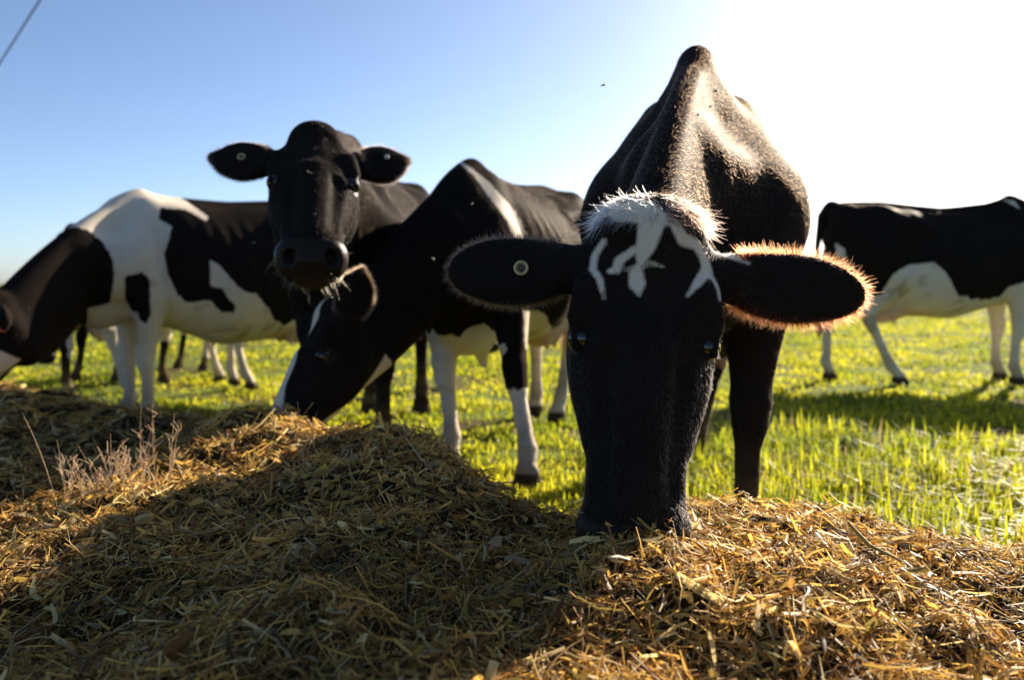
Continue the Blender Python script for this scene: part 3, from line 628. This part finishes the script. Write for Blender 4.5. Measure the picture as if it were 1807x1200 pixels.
# 5 the cow walking off on the right
c = rightc = Cow('right', (3.36, 6.35), (1, 0.0), 1.0, 0.012, poll=(4.9, 6.2, .75), nose=(5.1, 6.1, .3), dorsal=(.8, -.2, .4), feet=[(0, 0), (-.05, 0), (-.08, 0), (.34, 0)], belly=.06)
V = c.V; A, B = side_axes((.45, .893, -.005)); p2 = np.stack([V @ A, V @ B], 1) + wob(V, .02, 2)[:, None]
wh = np.full(len(V), -.08); m = V[:, 1] < .05
for pl in P_RIGHT: wh[m] = np.maximum(wh[m], poly_sd(p2[m], pl))
wh = np.where(m, wh, np.maximum(noise_patches(V, 9, 2.2, -.05), -.08))
wh = np.maximum(wh, legs_white(V, .66, -9, 9, -9, 9, 5)); wh = np.where((V[:, 0] > -.3) & (V[:, 0] < .3), np.maximum(wh, .55 - V[:, 2]), wh)
wh = np.where((V[:, 0] < -.965) & (V[:, 2] < 1.3), -.08, wh)
c.build(wh, 'black cow with white belly and legs, seen from the side alone on the right', )
# 6, 7 two cows hidden behind the white one but for their legs
c = back_a = Cow('back_a', (-2.92, 6.75), (.22, .97), .93, 0.014, poll=(-2.7, 8.0, .75), nose=(-2.65, 8.25, .3), dorsal=(.2, .9, .3), feet=[(-.1, .05), (.1, -.1), (.05, .12), (.15, -.08)])
c.build(np.maximum(noise_patches(c.V, 5), legs_white(c.V, .62, -9, 9, -9, 0, 6)), 'cow behind the white cow, its legs showing under the black neck')
c = back_b = Cow('back_b', (-1.44, 6.6), (1, 0.05), .93, 0.014, poll=(-.3, 6.55, .75), nose=(-.1, 6.5, .3), dorsal=(.8, -.2, .4), feet=[(0, 0), (0, 0), (-.1, 0), (.12, 0)])
c.build(np.maximum(noise_patches(c.V, 7), legs_white(c.V, .5, -9, 9, -9, 9, 8)), "cow behind the white cow, its hind legs showing under the white cow's belly")

c = back_c = Cow('back_c', (-3.50, 7.7), (-.42, -.9), .88, 0.016, poll=(-3.75, 6.75, .66), nose=(-3.78, 6.6, .2), dorsal=(-.2, -.9, .3), feet=[(-.05, .06), (.08, -.06), (.1, .1), (0, -.1)])
c.build(noise_patches(c.V, 11, 2.2, -.12), 'dark-legged cow farthest back, showing only legs left of the white cow')

# ------------------------------------------------------------------ hair, tufts, ear tags
def ear_fringe(cw, i, N, ln, col, seed, rad=.00035):
    Bb, E, C, el, th = cw.ears[i]; V = cw.V
    e = (V - C) @ E; rr = np.sqrt((e[:, 0]/(.098*el))**2 + (e[:, 1]/(.063*cw.hs*cw.ear_w))**2)
    wgt = ((rr > .92) & (rr < 1.35) & (np.abs(e[:, 2]) < .035) & (e[:, 0] > -.09*el)).astype(float)
    T, W = scatter(V, cw.F, N, wgt, seed); P = (V[T]*W[:, :, None]).sum(1); Nn = (cw.N[T]*W[:, :, None]).sum(1)
    p = (P - C) @ E; D = np.stack([p[:, 0]*.9 + .02, p[:, 1]*1.6, 0*p[:, 0]], 1); D /= np.linalg.norm(D, axis=1)[:, None]; D = D @ E.T + .25*Nn
    g = np.random.default_rng(seed); cc = np.array(col)*(.5 + 1.0*g.random((N, 1)))
    return hair_obj('ear_fringe', P*cw.sc, D, ln*(.35 + .8*g.random(N)), rad, cc, HAIR, cw.o, 5, .35, None, seed)
def patch_hair(name, cw, sel, N, ln, dirf, colf, seed, rad=.0004, npts=6, curl=.3, lift=.5):
    T, W = scatter(cw.V, cw.F, N, sel.astype(float), seed); P = (cw.V[T]*W[:, :, None]).sum(1); Nn = (cw.N[T]*W[:, :, None]).sum(1)
    q = cw.headco(P); g = np.random.default_rng(seed)
    D = dirf(q, g) @ cw.M.T + lift*Nn; D /= np.linalg.norm(D, axis=1)[:, None]
    return hair_obj(name, P*cw.sc, D, ln*(.5 + .8*g.random(N)), rad, colf(q, g), HAIR, cw.o, npts, curl, None, seed)
q = hero.headco()
hw_ = np.ones(len(hero.V)); hw_[(q[:, 0] > -.1) & (q[:, 0] < .6) & (np.abs(q[:, 1]) < .4) & (q[:, 2] > -.3)] = 2.6
hero.fur(230000, .0075, .00024, 1, hw_)
ear_fringe(hero, 0, 3000, .013, (.045, .011, .004), 11); ear_fringe(hero, 1, 2600, .010, (.010, .006, .004), 12)
sel = (q[:, 0] > -.06) & (q[:, 0] < .008) & (np.abs(q[:, 1]) < .085) & (q[:, 2] > -.05)
def tuft_dir(q, g):
    n = len(q); s_ = np.where(q[:, 1] < .01, -.35, .55); return np.stack([.55 + .5*g.random(n), s_ + g.normal(0, .25, n), .10 + g.normal(0, .12, n)], 1)
def tuft_col(q, g):
    wmask = (q[:, 1] + g.normal(0, .012, len(q))) < .014
    return np.where(wmask[:, None], np.array((.80, .74, .62))*(.8 + .25*g.random((len(q), 1))), np.array((.045, .025, .018))*(.5 + 1.2*g.random((len(q), 1))))
patch_hair('poll_tuft', hero, sel, 2500, .031, tuft_dir, tuft_col, 21, .00045, 7, .30, .30)
gaze.fur(70000, .0065, .00028, 2, None, fleck=.7)
ear_fringe(gaze, 0, 2500, .009, (.02, .013, .01), 13); ear_fringe(gaze, 1, 2500, .009, (.02, .013, .01), 14)
q = gaze.headco(); sel = (q[:, 0] > .43) & (q[:, 2] < -.05) & (np.abs(q[:, 1]) < .12) & (q[:, 0] < .6) & (q[:, 2] > -.2)
patch_hair('whiskers', gaze, sel, 60, .028, lambda q, g: np.stack([.5 + 0*q[:, 0], q[:, 1]*6, -.6 + 0*q[:, 0]], 1), lambda q, g: np.full((len(q), 3), .07)*np.array((1, .75, .45)), 22, .0005)
graze.fur(60000, .0065, .0003, 3, None); ear_fringe(graze, 0, 2200, .009, (.10, .05, .025), 15)
leftc.fur(40000, .008, .0004, 4, None); rightc.fur(20000, .008, .0005, 5, None)
def tag_material(name, col, metal=0.0, rough=.35):
    m, n, l, b = new_mat(name); tc = n.new('ShaderNodeTexCoord'); nz = noise(n, l, 90, 3, tc.outputs['Object'])
    l.new(mixc(n, l, nz.outputs[0], tuple(x*.7 for x in col), col), b.inputs['Base Color']); b.inputs['Metallic'].default_value = metal; b.inputs['Roughness'].default_value = rough
    return m
BRASS = tag_material('tag_brass', (.50, .42, .20), .3); ORANGE = tag_material('tag_orange', (.80, .16, .03)); PALE = tag_material('tag_pale', (.7, .68, .6))
def ear_button(cw, i, e0, e1, r, mat, hole=True):
    """a round stud with a raised rim, standing on the ear's face"""
    Bb, E, C, el, th = cw.ears[i]
    d = np.linalg.norm((cw.V - (C + E[:, 0]*e0 + E[:, 1]*e1)) @ E[:, :2], axis=1); e = (cw.V - C) @ E
    m = d < .012; z = e[m & (e[:, 2] > -th*.6)][:, 2].max() + .001 if m.any() else th
    base = C + E[:, 0]*e0 + E[:, 1]*e1 + E[:, 2]*z
    n = 24
    def turned(prof):
        Vv = np.array([(a[0]*math.cos(2*math.pi*k/n), a[0]*math.sin(2*math.pi*k/n), a[1]) for a in prof for k in range(n)])
        return (base + Vv @ E.T)*cw.sc, np.array([(a*n + k, a*n + (k+1) % n, (a+1)*n + (k+1) % n, (a+1)*n + k) for a in range(len(prof)-1) for k in range(n)])
    Vv, F = turned([(r, -.003), (r, .0025), (r*.92, .004), (r*.70, .004), (r*.60, .0015), (r*.5, .0005), (.0001, .0005)])
    t = mesh_obj('ear_tag', Vv, F, mat, cw.o)
    if hole: Vv, F = turned([(r*.46, .0002), (r*.46, .003), (r*.36, .0042), (.0001, .0046)]); mesh_obj('pin', Vv, F, PINM, t)
    return t
PINM = tag_material('tag_pin', (.05, .045, .03), .2, .4)
ear_button(hero, 1, -.03, .002, .0135, BRASS); ear_button(gaze, 1, -.01, .01, .013, BRASS); ear_button(gaze, 0, .01, .0, .008, PALE, False)
def flap_tag(cw, i, mat):
    Bb, E, C, el, th = cw.ears[i]; w0, h0, t = .028, .06, .0015
    Vv = np.array([(sx*w0*k, -y, sz*t) for y, k in ((0, .35), (.012, .5), (.02, 1), (h0, 1)) for sx in (-1, 1) for sz in (-1, 1)])
    F = []
    for a in range(3):
        b0, b1 = a*4, a*4 + 4; F += [(b0, b1, b1+2, b0+2), (b0+1, b0+3, b1+3, b1+1), (b0, b0+1, b1+1, b1), (b0+2, b1+2, b1+3, b0+3)]
    F += [(0, 2, 3, 1), (12, 13, 15, 14)]
    down = cw.Rm.T @ np.array((0, 0, 1.)); nrm = cw.Rm.T @ np.array((.4, -.9, 0)); nrm /= np.linalg.norm(nrm); sd = np.cross(down, nrm)
    M = np.stack([sd, down, nrm], 1); base = C + cw.Rm.T @ np.array((0, -.035, 0))
    return mesh_obj('ear_tag', (base + Vv @ M.T)*cw.sc, np.array(F), mat, cw.o, False)
flap_tag(leftc, 0, ORANGE)

# ------------------------------------------------------------------ dry weeds standing in the heap
def tubes(paths, rad, k=4):
    """many thin tapering tubes as one mesh; each path is an (n,3) array"""
    Vs, Fs, o = [], [], 0
    for p, r in zip(paths, rad):
        p = np.asarray(p); n = len(p); t = np.gradient(p, axis=0); t /= np.linalg.norm(t, axis=1)[:, None]
        a = np.cross(t, (0.3, 1, .1)); a /= np.linalg.norm(a, axis=1)[:, None]; b = np.cross(t, a)
        rr = np.linspace(r, r*.45, n)[:, None, None]; th = np.arange(k)*2*np.pi/k
        Vs.append((p[:, None, :] + rr*(np.cos(th)[None, :, None]*a[:, None, :] + np.sin(th)[None, :, None]*b[:, None, :])).reshape(-1, 3))
        i = np.arange(n-1)[:, None]*k; j = np.arange(k)[None, :]; jn = (j+1) % k
        Fs.append(np.stack([i+j, i+jn, i+k+jn, i+k+j], -1).reshape(-1, 4) + o); o += n*k
    return np.concatenate(Vs), np.concatenate(Fs)
def flat_mat(name, ca, cb, scale=30, rough=.8, trans=0):
    m, n, l, b = new_mat(name); ge = n.new('ShaderNodeNewGeometry'); nz = noise(n, l, scale, 4, ge.outputs['Position'])
    c = mixc(n, l, nz.outputs[0], ca, cb); l.new(c, b.inputs['Base Color']); b.inputs['Roughness'].default_value = rough; b.inputs['Specular IOR Level'].default_value = .2
    if trans:
        tr = n.new('ShaderNodeBsdfTranslucent'); l.new(c, tr.inputs['Color']); mx = n.new('ShaderNodeMixShader'); mx.inputs[0].default_value = trans
        l.new(b.outputs[0], mx.inputs[1]); l.new(tr.outputs[0], mx.inputs[2]); l.new(mx.outputs[0], n['Material Output'].inputs['Surface'])
    return m
DRY = flat_mat('dry_stem', (.66, .52, .36), (.82, .68, .50), 30, .8, .5)
def dry_weed(x, y, n, h, spread, seed, label, lean=(0, 0), heads=True):
    g = np.random.default_rng(seed); o = bpy.data.objects.new('dry_weed', None); COL.objects.link(o); z = float(heap_z(np.array(x), np.array(y))); o.location = (x, y, z - .01)
    paths, hp = [], []
    for i in range(n):
        a = g.random()*6.28; r = spread*g.random()**.5; b = np.array((r*math.cos(a), r*math.sin(a)*.7, 0)); b[2] = float(heap_z(np.array(x+b[0]), np.array(y+b[1]))) - z
        H = h*(.45 + .6*g.random()); d = np.array((g.normal(0, .20) + lean[0], g.normal(0, .15) + lean[1], 1.0)); cv = g.normal(0, .08, 3)
        p = np.array([b + d*H*t + cv*H*t*t + np.array((0, 0, -.0)) for t in np.linspace(0, 1, 6)]); paths.append(p)
        if heads:
            for q in range(int(g.integers(2, 6))):
                k = g.uniform(.45, 1); s0 = p[int(k*5)]; hp.append(np.array([s0, s0 + np.array((g.normal(0, .35), g.normal(0, .3), .8))*.012, s0 + np.array((g.normal(0, .5), g.normal(0, .4), 1.0))*.024]))
    V, F = tubes(paths, [.0010*(.7 + .6*g.random()) for _ in paths]); tag(mesh_obj('stems', V, F, DRY, o), kind='stuff')
    if hp: V, F = tubes(hp, [.0017]*len(hp), 4); tag(mesh_obj('seed_heads', V, F, DRY, o), kind='stuff')
    tag(o, label, 'weed', 'dry weeds standing in the heap')
dry_weed(-.96, 1.82, 16, .12, .06, 31, 'low dry weed with straw-coloured stems, left of the pale clump on the heap', (-.1, 0))
dry_weed(-.87, 1.82, 22, .14, .07, 32, 'dense pale clump of dry weeds catching the sun on the heap')
dry_weed(-.81, 1.86, 10, .20, .05, 33, 'tallest dry weed with thin upright stems in front of the white legs', (.03, 0))
dry_weed(-.99, 1.80, 2, .25, .012, 34, 'single tall dry stem leaning left over the dark side of the heap', (-.28, 0), False)
dry_weed(-.46, 1.85, 5, .17, .04, 35, 'few thin bare dry stems on the heap below the eating cow', (-.25, 0), False)

# ------------------------------------------------------------------ overhead cable and flies
def ray(px, py, d):
    v = np.array(((px - 903.5)/1460.6, (600 - py)/1460.6, -1.0)); a = R(90 - 3.92)
    v = np.array((v[0], v[1]*math.cos(a) - v[2]*math.sin(a), v[1]*math.sin(a) + v[2]*math.cos(a))); return np.array((0, 0, .76)) + v*d/v[1]
a, b = ray(0, 110, 12.0), ray(70, 0, 10.4); t = np.linspace(-14, 10, 40)[:, None]
V, F = tubes([a + (b - a)*t + np.array((0, 0, .004))*((t*t) - 1)*.2], [.016], 8)
tag(mesh_obj('overhead_cable', V, F, flat_mat('cable', (.02, .02, .02), (.04, .04, .04))), 'thin black overhead cable crossing the top left corner of the sky', 'cable')
def fly(px, py, d, s, label):
    o = bpy.data.objects.new('fly', None); COL.objects.link(o); o.location = ray(px, py, d); o.rotation_euler = (0.3, .2, px*.7)
    uvsphere('abdomen', (-.0022*s, 0, 0), .0022*s, FLYB, o, (1.5, 1, .9)); uvsphere('head', (.003*s, 0, 0), .0013*s, FLYB, o)
    for e in (1, -1):
        Vw = np.array([(0, 0, .001), (-.003, e*.0016, .0018), (-.007, e*.0040, .0024), (-.0085, e*.0028, .0024), (-.007, e*.0012, .002)])*s
        mesh_obj('wing', Vw, np.array([(0, 1, 2), (0, 2, 3), (0, 3, 4)]), FLYW, o, False)
    tag(o, label, 'fly', 'flies around the cows')
FLYB = flat_mat('fly_body', (.01, .01, .01), (.03, .03, .03), 30, .4); FLYW = flat_mat('fly_wing', (.5, .48, .42), (.6, .58, .5), 30, .3, .5)
for i, (px, py, d, s, lb) in enumerate([(1063, 150, 1.7, 1.0, 'dark fly in the sky left of the big black cow'), (1018, 392, 1.5, 1.2, 'dark fly in the sky just left of the white poll tuft'),
        (1262, 160, 1.9, 1.3, 'upper sunlit fly beside the neck of the big black cow'), (1252, 188, 1.9, 1.1, 'lower sunlit fly beside the neck of the big black cow'),
        (832, 360, 2.6, 1.4, 'sunlit fly over the shoulder of the cow with the white stripe'), (765, 458, 2.4, 1.3, 'sunlit fly over the neck of the eating striped cow'),
        (548, 305, 2.2, 1.3, 'sunlit fly before the forehead of the looking cow'), (444, 430, 3.0, 1.6, "sunlit fly before the white cow's dark flank")]):
    fly(px, py, d, s, lb)
